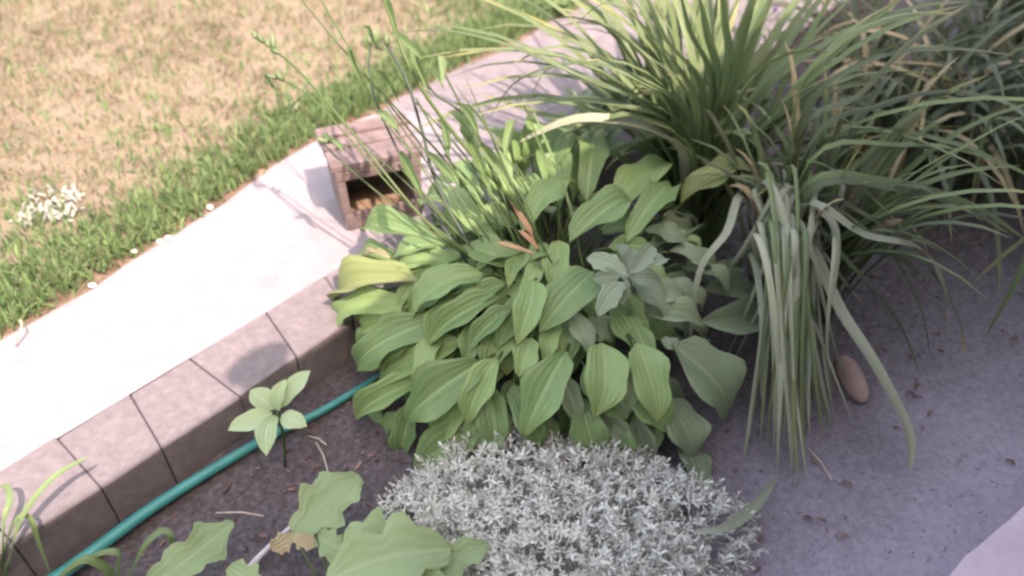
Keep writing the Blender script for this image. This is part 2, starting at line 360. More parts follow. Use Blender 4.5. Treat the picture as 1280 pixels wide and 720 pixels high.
grid_sheet('soil_bed', s_v, lambda s: n_v, soil_z, M['soil'])
# path: a slab with a slightly broken edge at the lawn side
def path_edge(s): return float(edge_n(s) + (vnoise(np.array([s * 6 + 200.]), np.array([1.0]), 8)[0] - 0.5) * 0.06)
s_p = [-60, -20, -5] + list(np.arange(-2, 8, 0.06)) + [12, 30, 60]
grid_sheet('path', s_p, lambda s: list(np.linspace(N_BACK + 0.004, path_edge(s), 8)), lambda s, n: -0.004 + 0.004 * wrap(s, n)[0], M['path'])
grid_sheet('path_verge', s_p, lambda s: list(np.linspace(N_BACK + 0.3, float(edge_n(s)) + 0.25, 5)), lambda s, n: -0.012, M['dirt'])
s_l = [-60, -20, -6] + list(np.arange(-3, 9, 0.15)) + [12, 30, 60]
nl = np.concatenate([np.linspace(0, 5, 30), [8, 20, 60]])
def lawn_z(s, n): 
    d = n - float(edge_n(s)); return -0.008 + 0.03 * min(1, max(0, d / 0.12)) + 0.02 * (wrap(s * 0.5, n * 0.5)[0] - 0.5) * min(1, d)
grid_sheet('lawn', s_l, lambda s: [float(edge_n(s)) + 0.07 + 0.04 * wrap(s * 2, 1)[0] + d for d in nl], lawn_z, M['lawn'])

# lawn grass -----------------------------------------------------------
def grass(name, count, s_rng, n_rng, accept, colf, h_rng, w_rng, lean):
    s = np.random.uniform(*s_rng, count); d = np.random.uniform(*n_rng, count)
    keep = accept(s, d); s, d = s[keep], d[keep]; n = d + edge_n(s); c = len(s)
    z0 = -0.006 + 0.028 * np.clip(d / 0.12, 0, 1)
    px = W.x * s + N.x * n; py = W.y * s + N.y * n
    h = np.random.uniform(*h_rng, c); w = np.random.uniform(*w_rng, c)
    an = np.random.uniform(0, 2 * np.pi, c); la = np.random.uniform(0, 2 * np.pi, c); l1 = np.abs(np.random.normal(0, lean, c)) * h
    dx, dy = np.cos(an) * w / 2, np.sin(an) * w / 2; lx, ly = np.cos(la) * l1, np.sin(la) * l1
    hz = h * np.sqrt(np.clip(1 - (l1 / h * 0.8) ** 2, 0.05, 1))
    V = np.empty((c, 5, 3), dtype=np.float32)
    V[:, 0] = np.stack([px - dx, py - dy, z0], 1); V[:, 1] = np.stack([px + dx, py + dy, z0], 1)
    V[:, 2] = np.stack([px - dx * .8 + lx * .35, py - dy * .8 + ly * .35, z0 + hz * .6], 1); V[:, 3] = np.stack([px + dx * .8 + lx * .35, py + dy * .8 + ly * .35, z0 + hz * .6], 1)
    V[:, 4] = np.stack([px + lx, py + ly, z0 + hz], 1)
    base = (np.arange(c) * 5)[:, None]
    tri = np.concatenate([base + np.array([[0, 1, 3]]), base + np.array([[0, 3, 2]]), base + np.array([[2, 3, 4]])], 1).reshape(-1)
    m = bpy.data.meshes.new(name); m.vertices.add(c * 5); m.vertices.foreach_set('co', V.ravel())
    m.loops.add(len(tri)); m.loops.foreach_set('vertex_index', tri.astype(np.int32))
    m.polygons.add(len(tri) // 3); m.polygons.foreach_set('loop_start', np.arange(0, len(tri), 3, dtype=np.int32))
    m.update(calc_edges=True)
    cc = np.ones((c, 5, 4), dtype=np.float32); cc[:, :, :3] = colf(s, d)[:, None, :]
    at = m.attributes.new('tint', 'FLOAT_COLOR', 'POINT'); at.data.foreach_set('color', cc.ravel())
    m.materials.append(M['grass']); m.validate(); o = obj(name, m); o['kind'] = 'stuff'; return o
def greenness(s, d):
    g = 1.15 - d / 0.62 + (vnoise(s * 3 + 50, d * 3 + 50, 11) - 0.5) * 1.3 + (vnoise(s * 11 + 50, d * 11 + 50, 14) - 0.5) * 0.8
    far = (vnoise(s * 1.7 + 80, d * 1.7 + 80, 12) - 0.5) * 2.4 + (vnoise(s * 7 + 80, d * 7 + 80, 13) - 0.5) * 1.3
    return np.clip(np.maximum(g, far), 0, 1)
def jitter_col(base, amt): return np.clip(base * np.random.uniform(1 - amt, 1 + amt, (len(base), 1)) * np.random.uniform(0.93, 1.07, (len(base), 3)), 0.01, 0.9)
def col_dry(s, d):
    t = np.random.rand(len(s), 1); return jitter_col(np.array([[0.26, 0.218, 0.158]]) * (1 - t) + np.array([[0.19, 0.165, 0.108]]) * t, 0.3)
def col_green(s, d):
    t = np.random.rand(len(s), 1); return jitter_col(np.array([[0.085, 0.155, 0.06]]) * (1 - t) + np.array([[0.165, 0.24, 0.11]]) * t, 0.3)
o = grass('dry_grass', 120000, (-1.2, 7.5), (0.06, 4.8), lambda s, d: (np.random.rand(len(s)) > greenness(s, d) * 0.85) & (np.random.rand(len(s)) < 0.25 + 1.5 * vnoise(s * 9 + 30, d * 9 + 30, 15) ** 1.5), col_dry, (0.02, 0.06), (0.005, 0.012), 1.0)
tag(o, 'sun bleached straw coloured lawn grass', 'grass')
o = grass('green_grass', 90000, (-1.2, 7.5), (0.0, 4.8), lambda s, d: np.random.rand(len(s)) < 0.11 + greenness(s, d) ** 1.2, col_green, (0.025, 0.085), (0.007, 0.015), 0.7)
tag(o, 'green lawn grass growing thickest along the path edge', 'grass')
o = grass('edge_grass', 26000, (-1.2, 7.5), (0.03, 0.33), lambda s, d: np.random.rand(len(s)) < 0.9 - d * 2, col_green, (0.03, 0.085), (0.006, 0.014), 0.7)
tag(o, 'longer green grass fringe overhanging the concrete path', 'grass')

# ------------------------------------------------------------------ house behind the camera (its eave shades the bed)
EAVE_Z = 3.05
eave_n = N_FRONT - 0.06 - EAVE_Z / math.tan(R(SUN_EL)) * travel_h.dot(N)
house = thing('house', 'grey sided house standing along the near side of the bed and shading it', 'house', SN(2, -2.5, -0.3))
HW = -1.4
bevel_obj(wobj('wall', *snbox(-9, 13, HW - 0.25, HW, -0.3, 3.3), M['siding'], house), 0.01, 1)
for i in range(24):
    z = 0.1 + i * 0.13
    bb, tt = snbox(-9, 13, HW + 0.002, HW + 0.02, z, z + 0.125)[0][:4], snbox(-9, 13, HW + 0.002, HW + 0.009, z, z + 0.125)[0][4:]
    wobj('siding_board', bb + tt, BOXF, M['siding'], house, smooth=False)
wobj('roof', *prism([SN(-9.5, -6, 5.2), SN(13.5, -6, 5.2), SN(13.5, eave_n - 0.02, EAVE_Z + 0.02), SN(-9.5, eave_n - 0.02, EAVE_Z + 0.02)],
                    [SN(-9.5, -6, 5.32), SN(13.5, -6, 5.32), SN(13.5, eave_n - 0.02, EAVE_Z + 0.12), SN(-9.5, eave_n - 0.02, EAVE_Z + 0.12)]), M['shingle'], house, smooth=False)
wobj('gutter', *snbox(-9.5, 13.5, eave_n - 0.015, eave_n, EAVE_Z - 0.1, EAVE_Z), M['siding'], house, smooth=False)
wobj('soffit', *snbox(-9.5, 13.5, HW + 0.003, eave_n - 0.02, EAVE_Z - 0.02, EAVE_Z), M['siding'], house, smooth=False)
bp0 = G(326, 459, 0.008); vz = EAVE_Z + 0.2  # unseen cap added above the eave only to cast a blob on one block
vp = bp0 - travel * ((vz - bp0.z) / -travel.z)
vs, fs = tube([Vector((0, 0, 0.03 - .2)), Vector((0, 0, .03)), Vector((0, 0, .031)), Vector((0, 0, .075))], [.05, .055, .075, .04], 12)
vs = [vp + W * (q.dot(W) * 1.75) + N * q.dot(N) + Vector((0, 0, q.z + .05 * q.dot(W))) for q in vs]
wobj('unseen_shade_caster', vs, fs, M['shingle'], house)

# ------------------------------------------------------------------ retaining wall
wall = thing('retaining_wall', 'low retaining wall of pinkish grey concrete blocks between the path and bed', 'wall', SN(1, 2.1, SOIL))
def sv(u, v): return sn_of(G(u, v))[0]
joints = [(sv(75, 553), sv(128, 612)), (sv(166, 497), sv(207, 566)), (sv(240, 451), sv(302, 498)), (sv(338, 396), sv(378, 454))]
b0 = joints[0]; pre = []
rj = random.Random(3)
for k in range(1, 8): pre.insert(0, (b0[0] - 0.27 * k + rj.uniform(-.02, .02), b0[1] - 0.27 * k + rj.uniform(-.02, .02)))
b1 = joints[-1]; post = [(b1[0] + 0.275 * k + rj.uniform(-.02, .02), b1[1] + 0.275 * k + rj.uniform(-.02, .02)) for k in range(1, 22)]
joints = pre + joints + post
for (a, b_) in zip(joints[:-1], joints[1:]):
    gp = 0.001; dz = rj.uniform(-0.006, 0.006); fn = N_FRONT + rj.uniform(-0.006, 0.006)
    q = [(a[1] + gp, fn), (b_[1] - gp, fn), (b_[0] - gp, N_BACK), (a[0] + gp, N_BACK)]
    o = wobj('block', *prism([SN(s, n, SOIL - 0.06) for s, n in q], [SN(s, n + rj.uniform(-.005, .005), 0.008 + dz + rj.uniform(-.003, .003)) for s, n in q]), M['block'], wall)
    bevel_obj(o, rj.uniform(.006, .012), 3)

# ------------------------------------------------------------------ hose
hp = [G(-60, 800, SOIL + 0.05), G(70, 722, SOIL + 0.05), G(200, 628, SOIL + 0.045), G(330, 549, SOIL + 0.04), G(400, 515, SOIL + 0.04), G(465, 476, SOIL + 0.035), G(560, 420, SOIL + 0.03), G(700, 330, SOIL + 0.03)]
hpts = catmull(hp, 8)
vs, fs = tube(hpts, [0.023 - 0.010 * min(1, i / 38) for i in range(len(hpts))], 12)
tag(wobj('garden_hose', vs, fs, M['hose'], loc=hp[1]), 'teal garden hose running along the foot of the block wall', 'hose')

# ------------------------------------------------------------------ open wooden box on the path
bl = G(431, 290, 0.0); br = G(532, 268, 0.0)
fx = (br - bl).normalized(); bxw = (br - bl).length; fy = Vector((-fx.y, fx.x, 0)); bh = 0.32; bd = 0.27; t = 0.03
box = thing('wooden_box', 'weathered wooden box lying open on the path beside the hosta', 'box', bl)
def bp(x, y, z):
    x = bxw / 2 + (x - bxw / 2) * (0.94 + 0.22 * z); return bl + fx * x + fy * y + Vector((0, 0, z - 0 + 0.003))
def bbox(x0, x1, y0, y1, z0, z1):
    q = [(x0, y0), (x1, y0), (x1, y1), (x0, y1)]; return prism([bp(a, b, z0) for a, b in q], [bp(a, b, z1) for a, b in q])
def bpart(nm, dims, mt, w=0.005): return bevel_obj(wobj(nm, *bbox(*dims), mt, box), w, 2)
bpart('bottom_board', (0.002, bxw - 0.002, 0.022, bd, 0.0, t), M['wood_in'])
bpart('side_board', (0, t, 0.024, bd, t + 0.002, bh - t), M['wood'])
bpart('side_board', (bxw - t, bxw, 0.024, bd, t + 0.002, bh - t), M['wood'])
bpart('back_board', (t + 0.002, bxw - t - 0.002, bd - t, bd - 0.003, t + 0.002, bh - t - 0.002), M['wood'])
bpart('top_board', (-0.012, bxw + 0.012, 0.0, 0.125, bh - t + 0.002, bh + 0.002), M['wood'])
bpart('top_board', (-0.015, bxw + 0.008, 0.131, 0.21, bh - t + 0.002, bh + 0.006), M['wood'])
bpart('top_board', (-0.02, bxw + 0.01, 0.216, bd + 0.02, bh - t + 0.002, bh + 0.018), M['wood'])
bpart('front_rail', (0.0, bxw, 0.0, 0.02, 0.0, 0.08), M['wood'])
bpart('front_rail', (0.0, bxw, 0.0, 0.02, bh - 0.075, bh - t), M['wood'])
bpart('front_post', (0.0, 0.035, 0.0, 0.02, 0.082, bh - 0.077), M['wood'])
bpart('front_post', (bxw - 0.035, bxw, 0.0, 0.02, 0.082, bh - 0.077), M['wood'])

# ------------------------------------------------------------------ hosta
HC = Vector((0.15, 2.4, -0.22)); HR = Vector((0.80, 0.74, 0.60))
def dome(u, v, k=1.0):
    d = ray(u, v); o = CAMP - HC; r = HR * k
    A = sum((d[i] / r[i]) ** 2 for i in range(3)); B = 2 * sum(o[i] * d[i] / r[i] ** 2 for i in range(3)); Cc = sum((o[i] / r[i]) ** 2 for i in range(3)) - 1
    D = B * B - 4 * A * Cc; t_ = (-B - math.sqrt(D)) / (2 * A) if D > 0 else -B / (2 * A)
    p = CAMP + d * t_
    if p.z < SOIL + 0.03: p = G(u, v, SOIL + 0.03)
    return p
def dome_n(p): return Vector([(p[i] - HC[i]) / HR[i] ** 2 for i in range(3)]).normalized()
hosta = thing('hosta', 'large hosta with broad ribbed green leaves in the middle of the bed', 'plant', (HC.x, HC.y, SOIL))
HL = [leaf_mesh('hosta_leaf', M['hosta'], prof_hosta, 8, 11, a, f, w, i, tw, dr) for i, (a, f, w, tw, dr) in enumerate(
    [(.12, .3, .06, .15, .02), (.17, .42, .07, -.3, .05), (.10, .55, .05, .3, .06), (.2, .2, .08, .0, .03), (.15, .48, .075, -.4, .04), (.08, .65, .06, .35, .05)])]
def variant(lms, material):
    out = []
    for lm in lms:
        c = lm.copy(); c.materials.clear(); c.materials.append(material); out.append(c)
    return out
HLY = variant(HL[:3], M['hosta_yellow']); HLG = variant(HL, M['hosta_grey'])
heroes = [  # base px, tip px, width px, shell, kind
 (523, 350, 425, 377, 64, 1.06, 'y'), (519, 378, 424, 408, 46, .99, 'n'), (545, 300, 455, 289, 46, 1.0, 'n'), (562, 305, 488, 326, 36, 1.03, 'n'),
 (622, 296, 526, 262, 56, 1.02, 'n'), (575, 330, 490, 348, 40, .97, 'n'), (604, 342, 515, 398, 54, 1.05, 'n'), (624, 370, 535, 430, 46, 1.03, 'n'),
 (560, 395, 448, 466, 60, 1.0, 'n'), (580, 425, 472, 480, 46, .98, 'n'), (640, 385, 585, 438, 34, 1.04, 'n'), (668, 350, 645, 432, 46, 1.09, 'n'),
 (742, 340, 674, 415, 66, 1.05, 'n'), (652, 290, 722, 230, 46, 1.06, 'n'), (712, 303, 792, 254, 54, 1.05, 'n'), (783, 302, 841, 248, 44, 1.06, 'n'),
 (768, 260, 840, 205, 54, 1.0, 'n'), (733, 252, 745, 166, 42, 1.02, 'n'), (680, 232, 716, 158, 50, 1.0, 'n'), (716, 252, 722, 180, 28, .97, 'n'),
 (850, 256, 947, 213, 50, 1.1, 'y'), (708, 438, 655, 548, 62, 1.05, 'n'), (752, 428, 743, 522, 70, 1.08, 'n'), (796, 428, 822, 528, 60, 1.08, 'n'),
 (838, 430, 907, 522, 90, 1.05, 'g'), (722, 495, 740, 580, 52, .98, 'n'), (832, 498, 866, 573, 60, .97, 'g'), (800, 515, 800, 592, 60, .92, 'n'),
 (850, 555, 872, 628, 62, .9, 'g'), (688, 520, 676, 570, 44, .9, 'n'), (606, 450, 508, 528, 70, 1.05, 'n'), (622, 447, 583, 530, 46, 1.05, 'n'),
 (536, 472, 443, 524, 44, .96, 'n'), (602, 515, 516, 584, 64, .95, 'n'), (632, 508, 588, 588, 66, .97, 'n'), (664, 422, 648, 472, 56, 1.04, 'n'),
 (878, 362, 948, 378, 40, .95, 'g'), (875, 402, 965, 402, 50, .95, 'g'), (880, 345, 925, 340, 26, .95, 'g'), (788, 362, 856, 372, 46, 1.0, 'g'),
 (796, 392, 880, 408, 40, .98, 'g'), (810, 310, 868, 296, 36, .95, 'g'), (640, 250, 600, 200, 46, 1.0, 'n'), (600, 255, 560, 205, 40, .98, 'n'),
 (655, 215, 640, 160, 40, .98, 'n'), (590, 235, 540, 232, 40, 1.0, 'n'), (690, 360, 700, 300, 40, .98, 'n'), (770, 420, 720, 405, 40, .93, 'g'),
 (560, 372, 520, 372, 40, .95, 'n'), (640, 330, 575, 312, 46, 1.0, 'n'), (690, 310, 655, 330, 36, 1.0, 'n'), (700, 265, 690, 205, 46, .98, 'n'), (636, 405, 612, 470, 50, .95, 'n'),
 (640, 215, 590, 160, 52, 1.02, 'n'), (665, 200, 660, 140, 46, .98, 'n'), (705, 225, 690, 150, 44, .96, 'n'), (570, 440, 500, 470, 50, .93, 'n'), (755, 545, 765, 590, 46, .88, 'g'), (500, 330, 452, 318, 34, .97, 'n'), (825, 425, 850, 440, 40, 1.02, 'g')]
rh = random.Random(5)
def hosta_leaf(base, tip, wid, kind, nrm):
    lm = rh.choice({'y': HLY, 'g': HLG, 'n': HL}[kind])
    o = put_leaf(hosta, lm, base, tip, nrm, wid)
    if kind == 'y': o['label'] = 'yellowing leaf'
    root = Vector((HC.x, HC.y, SOIL)) + Vector((rh.uniform(-.09, .09), rh.uniform(-.09, .09), 0))
    d = (tip - base).normalized()
    mid = root.lerp(base, 0.55) + Vector((0, 0, 0.06))
    if (base - root).length > 0.1:
        stick(hosta, bez([root, mid, base - d * 0.05, base + d * 0.01], 5), [0.008, 0.007, 0.006, 0.005, 0.005, 0.004], M['stalk'], 'leaf_stalk', 4)
for (bx, by, tx, ty, w, k, kind) in heroes:
    b_ = dome(bx, by, k * 0.97); tp = dome(tx, ty, k)
    L = (tp - b_).length; wid = 1.24 * w * depth((b_ + tp) / 2) / FPX
    d = (tp - b_).normalized()
    nrm = (dome_n((b_ + tp) / 2) * 0.8 + Vector((0, -0.1, 0.45)) + Vector((rh.uniform(-.15, .15), rh.uniform(-.15, .15), 0))).normalized()
    hosta_leaf(b_, tp, min(wid, L * 0.9), kind, nrm)
# under-storey leaves that close the mound
for i in range(110):
    az = rh.uniform(0, 2 * math.pi); pol = rh.uniform(0.25, 1.25)
    k = rh.uniform(0.74, 0.9)
    dirv = Vector((math.cos(az) * math.sin(pol), math.sin(az) * math.sin(pol), math.cos(pol)))
    b_ = Vector([HC[j] + dirv[j] * HR[j] * k for j in range(3)])
    pol2 = pol + rh.uniform(0.28, 0.4); dv = Vector((math.cos(az) * math.sin(pol2), math.sin(az) * math.sin(pol2), math.cos(pol2)))
    tp = Vector([HC[j] + dv[j] * HR[j] * k for j in range(3)]); tp.z = max(tp.z, SOIL + 0.03); b_.z = max(b_.z, SOIL + 0.06)
    if tp.x > 0.75 and rh.random() < 0.5: continue
    hosta_leaf(b_, tp, (tp - b_).length * rh.uniform(.6, .8), 'g' if b_.x > 0.45 else 'n', dome_n(b_))
for i in range(75):   # loose upper layer
    u, v = rh.uniform(450, 860), rh.uniform(190, 540)
    if not 0 < ((u - 655) / 235) ** 2 + ((v - 370) / 215) ** 2 < 1 or (u < 585 and v < 310): continue
    b_ = dome(u, v, .95); d = Vector((b_.x - HC.x, b_.y - HC.y, 0))
    if d.length < 0.03: continue
    d = (Matrix.Rotation(rh.gauss(0, .35), 3, 'Z') @ d.normalized()); L = rh.uniform(.15, .23); nn = dome_n(b_)
    dd = (d - nn * d.dot(nn) + Vector((0, 0, .05))).normalized(); tp = b_ + dd * L; tp.z -= .015
    hosta_leaf(b_, tp, L * rh.uniform(.55, .75), 'g' if rh.random() < (u - 690) / 160 else 'n', (nn * .8 + Vector((rh.gauss(0, .2), rh.gauss(0, .2) - .1, .4))).normalized())
# flower stalks leaning out over the path
BUD = leaf_mesh('bud', M['bud'], prof_lance, 4, 5, 0.15, 0.9, 0.0, 31)
BRACT = leaf_mesh('bract', M['weed'], prof_lance, 4, 6, 0.1, 0.4, 0.03, 32)
def tube_bud(parent, p, d, L, r, material=None, name='bud'):
    pts = [p, p + d * L * .35, p + d * L * .75, p + d * L]
    return stick(parent, pts, [r * .4, r, r * .8, r * .12], material or M['bud'], name, 6)
stalks = [  # pixel path with heights, radius, dark?
 ([(640, 345, .25), (546, 290, .45), (440, 165, .72), (370, 85, .86), (324, 50, .92)], .0055, 0, 5),
 ([(650, 360, .25), (520, 265, .45), (430, 165, .66), (385, 118, .74), (348, 98, .78)], .0035, 0, 2),
 ([(600, 330, .25), (500, 262, .42), (425, 200, .55), (362, 136, .64)], .0035, 0, 2),
 ([(690, 330, .3), (650, 262, .5), (570, 170, .75), (515, 90, .95), (476, -12, 1.15)], .0075, 0, 0),
 ([(600, 330, .3), (547, 233, .5), (528, 165, .65), (508, 100, .8), (484, 58, .88)], .0065, 1, 1),
 ([(585, 330, .3), (520, 230, .5), (475, 140, .68), (462, 92, .76), (463, 55, .82)], .005, 1, 1),
 ([(660, 330, .3), (597, 167, .65), (545, 118, .78), (526, 96, .82)], .0045, 0, 0),
 ([(640, 320, .3), (560, 205, .6), (490, 130, .78), (447, 76, .9), (398, -6, 1.05)], .0045, 0, 0),
 ([(640, 340, .3), (540, 200, .6), (470, 110, .8), (410, 40, .95), (365, -15, 1.05)], .0035, 0, 0),
 ([(670, 330, .3), (600, 220, .55), (560, 170, .65), (520, 128, .72)], .004, 0, 0),
 ([(620, 340, .3), (520, 240, .5), (460, 190, .58), (412, 178, .6)], .003, 0, 2),
 ([(630, 340, .3), (560, 240, .5), (510, 170, .62), (478, 125, .7)], .0035, 0, 0),
 ([(690, 330, .35), (640, 230, .55), (610, 160, .7), (585, 130, .75)], .004, 0, 0),
]
for ps, r, dark, nb in stalks:
    pts = catmull([G(*p) for p in ps], 5); mt = M['stalk_dark'] if dark else M['stalk']
    o = stick(hosta, pts, [r * (1 - 0.35 * i / len(pts)) for i in range(len(pts))], mt, 'flower_stalk', 6)
    if dark: o['label'] = 'dark flower stalk'
    dirn = (pts[-1] - pts[-3]).normalized()
    for k in range(nb):
        q = pts[-1] - dirn * 0.022 * k
        d2 = (dirn + Vector((rh.uniform(-.9, .9), rh.uniform(-.6, .6), rh.uniform(-.2, .6)))).normalized()
        tube_bud(hosta, q, d2, rh.uniform(.035, .065), rh.uniform(.008, .013))
for (bx, by, tx, ty, z, w) in [(500, 165, 470, 140, .72, 26), (548, 70, 552, 108, .95, 22), (560, 140, 600, 190, .68, 26), (555, 112, 530, 88, .85, 16), (520, 60, 540, 125, .95, 20),
                               (487, 42, 530, 78, 1.05, 22), (478, 0, 500, 60, 1.1, 18), (600, 175, 568, 130, .72, 24), (470, 60, 455, 35, .95, 14), (430, 190, 410, 176, .62, 18), (455, 110, 440, 60, .88, 16),
                               (590, 200, 615, 245, .6, 30), (640, 235, 600, 180, .62, 30), (575, 235, 530, 190, .6, 24), (350, 120, 334, 92, .72, 12), (500, 130, 470, 90, .8, 14), (610, 230, 575, 160, .64, 30), (560, 200, 545, 150, .66, 26), (630, 200, 645, 150, .6, 26), (530, 250, 500, 190, .58, 26)]:
    b_, tp = G(bx, by, z), G(tx, ty, z - 0.02)
    put_leaf(hosta, BRACT, b_, tp, Vector((rh.uniform(-.3, .3), -.5, .8)).normalized(), .62 * w * depth(b_) / FPX, 'bract')
for i in range(20):
    bu, bv = rh.uniform(575, 730), rh.uniform(270, 350); L = rh.uniform(.45, 1.0)
    tu, tv = bu - rh.uniform(60, 170) * L, bv - rh.uniform(150, 260) * L
    ps = [G(bu, bv, .25), G(bu * .55 + tu * .45 + 8, bv * .55 + tv * .45, .25 + .3 * L), G(tu, tv, .25 + .5 * L)]
    if i % 3: blade(hosta, catmull(ps, 5), rh.uniform(.008, .015), M['stalk'] if i % 2 else M['weed'], 'scape_leaf', fold=.4, base_w=.5)
    else: stick(hosta, catmull(ps, 5), rh.uniform(.003, .0045), M['stalk'], 'flower_stalk', 5)
# withered orange flower stalks in the middle
for ps in ([(668, 300, .42), (655, 280, .47), (636, 246, .52)], [(668, 318, .42), (645, 312, .46), (620, 303, .48)], [(672, 312, .42), (660, 300, .45), (648, 288, .47)]):
    pts = catmull([G(*p) for p in ps], 4)
    blade(hosta, pts, 0.026, M['withered'], 'withered_bract', fold=0.8, base_w=0.4)
# curled spent leaf tip at the left
put_leaf(hosta, variant(HL[:1], M['dry_blade'])[0], dome(488, 322, 1.05), dome(455, 327, 1.05), Vector((0, -.3, 1)), .05)['label'] = 'small withered leaf'

# ------------------------------------------------------------------ daylilies
def up_blade(parent, root, az, lean, L, ztip, width, mt, rnd):
    out = Vector((math.cos(az), math.sin(az), 0))
    p1 = root + out * lean * L * 0.25 + Vector((0, 0, L * 0.75)); p2 = root + out * lean * L + Vector((0, 0, ztip))
    side = Vector((-out.y, out.x, 0)) * rnd.uniform(-.06, .06)
    pts = bez([root, p1 + side, p2 + side * 2], 9)
    return blade(parent, pts, width, mt, 'leaf', fold=rnd.uniform(.3, .7), twist=rnd.uniform(-.5, .5))
rd = random.Random(11)
K1 = Vector((1.12, 2.5, SOIL)); K2 = Vector((0.80, 3.0, SOIL))
lily1 = thing('daylily', 'drooping daylily clump with pale strap leaves hanging to the soil right of the hosta', 'plant', K1, 'daylily clumps')
lily2 = thing('daylily', 'upright daylily clump with a dense fan of green blades behind the hosta', 'plant', K2, 'daylily clumps')
def lily_blade(parent, K, ps, w, mt, tw=0.2, jit=.06, tipn=0.5):
    pts = [K + Vector((rd.uniform(-jit, jit), rd.uniform(-jit, jit), 0))] + [G(*p) for p in ps]
    return blade(parent, catmull(pts, 5), w, mt, 'leaf', fold=rd.uniform(.3, .6), twist=rd.uniform(-tw, tw), tipn=tipn)
# hero blades sweeping to the left from the upright clump
for ps, w, pale in [
    ([(850, 190, .45), (740, 152, .6), (648, 178, .5)], .075, 1), ([(860, 200, .4), (790, 160, .55), (700, 150, .55), (600, 118, .5)], .055, 0),
    ([(850, 170, .5), (760, 130, .65), (680, 128, .62), (598, 140, .5)], .05, 0), ([(850, 160, .5), (740, 105, .75), (640, 60, .85), (560, 40, .85), (502, 40, .8)], .03, 0),
    ([(860, 150, .5), (780, 90, .75), (700, 60, .85), (640, 80, .8)], .03, 0), ([(870, 140, .55), (800, 60, .85), (740, 20, 1.0), (700, 10, 1.0)], .03, 0),
    ([(860, 170, .5), (760, 110, .7), (690, 85, .7), (660, 130, .55)], .028, 0), ([(870, 140, .6), (820, 60, .9), (770, -10, 1.1)], .035, 0),
    ([(880, 130, .6), (830, 50, .95), (800, -20, 1.15)], .038, 0), ([(890, 120, .6), (860, 40, .95), (845, -30, 1.15)], .035, 0),
    ([(895, 120, .6), (885, 40, .95), (870, -30, 1.15)], .035, 0), ([(870, 160, .5), (800, 105, .75), (730, 80, .8), (650, 100, .7), (610, 150, .5)], .028, 0),
    ([(880, 150, .55), (810, 40, .95), (760, 5, 1.05), (720, 30, .95)], .03, 0), ([(860, 190, .45), (800, 150, .6), (760, 150, .6), (690, 175, .45)], .045, 0),
    ([(905, 110, .65), (905, 30, .95), (900, -30, 1.15)], .035, 0), ([(910, 120, .6), (930, 40, .95), (960, -30, 1.15)], .035, 0)]:
    lily_blade(lily2, K2, ps, w, M['daylily_pale'] if pale else M['daylily'])
for i in range(165):
    az = rd.uniform(0.35 * math.pi, 1.15 * math.pi) if i % 3 else rd.uniform(-0.3 * math.pi, 0.5 * math.pi)
    up_blade(lily2, K2 + Vector((rd.uniform(-.12, .14), rd.uniform(-.1, .1), 0)), az, rd.uniform(.2, .95), rd.uniform(.9, 1.5), rd.uniform(.4, 1.25), rd.uniform(.026, .042), M['daylily'], rd)
# drooping curtain of the nearer clump
for i in range(100):
    v = rd.uniform(410, 610) if i > 24 else rd.uniform(330, 430); u = rd.gauss(988, 16 + (610 - v) * .13)
    tip = G(u, v, SOIL + rd.uniform(.0, .08)); rt = K1 + Vector((rd.uniform(-.1, .1), rd.uniform(-.08, .08), 0))
    pk = G(rd.gauss(972, 26), rd.uniform(205, 300), rd.uniform(.25, .5)); md = G((u * 1.2 + 975) / 2.2, (v + 300) / 2 + rd.uniform(-20, 20), rd.uniform(.15, .35))
    hd = Vector((tip.x - rt.x, tip.y - rt.y, 0)).normalized()
    blade(lily1, bez([rt, Vector((pk.x + rd.uniform(-.1, .1), pk.y + .1, pk.z + rd.uniform(.0, .4))), Vector((pk.x, pk.y - .15, pk.z + rd.uniform(.05, .35))), md, tip], 18), rd.uniform(.015, .03), M['daylily_pale'] if rd.random() < .7 else M['daylily'], 'leaf', fold=.5, twist=rd.uniform(-1.2, 1.2), side=Vector((-hd.y, hd.x, 0)))
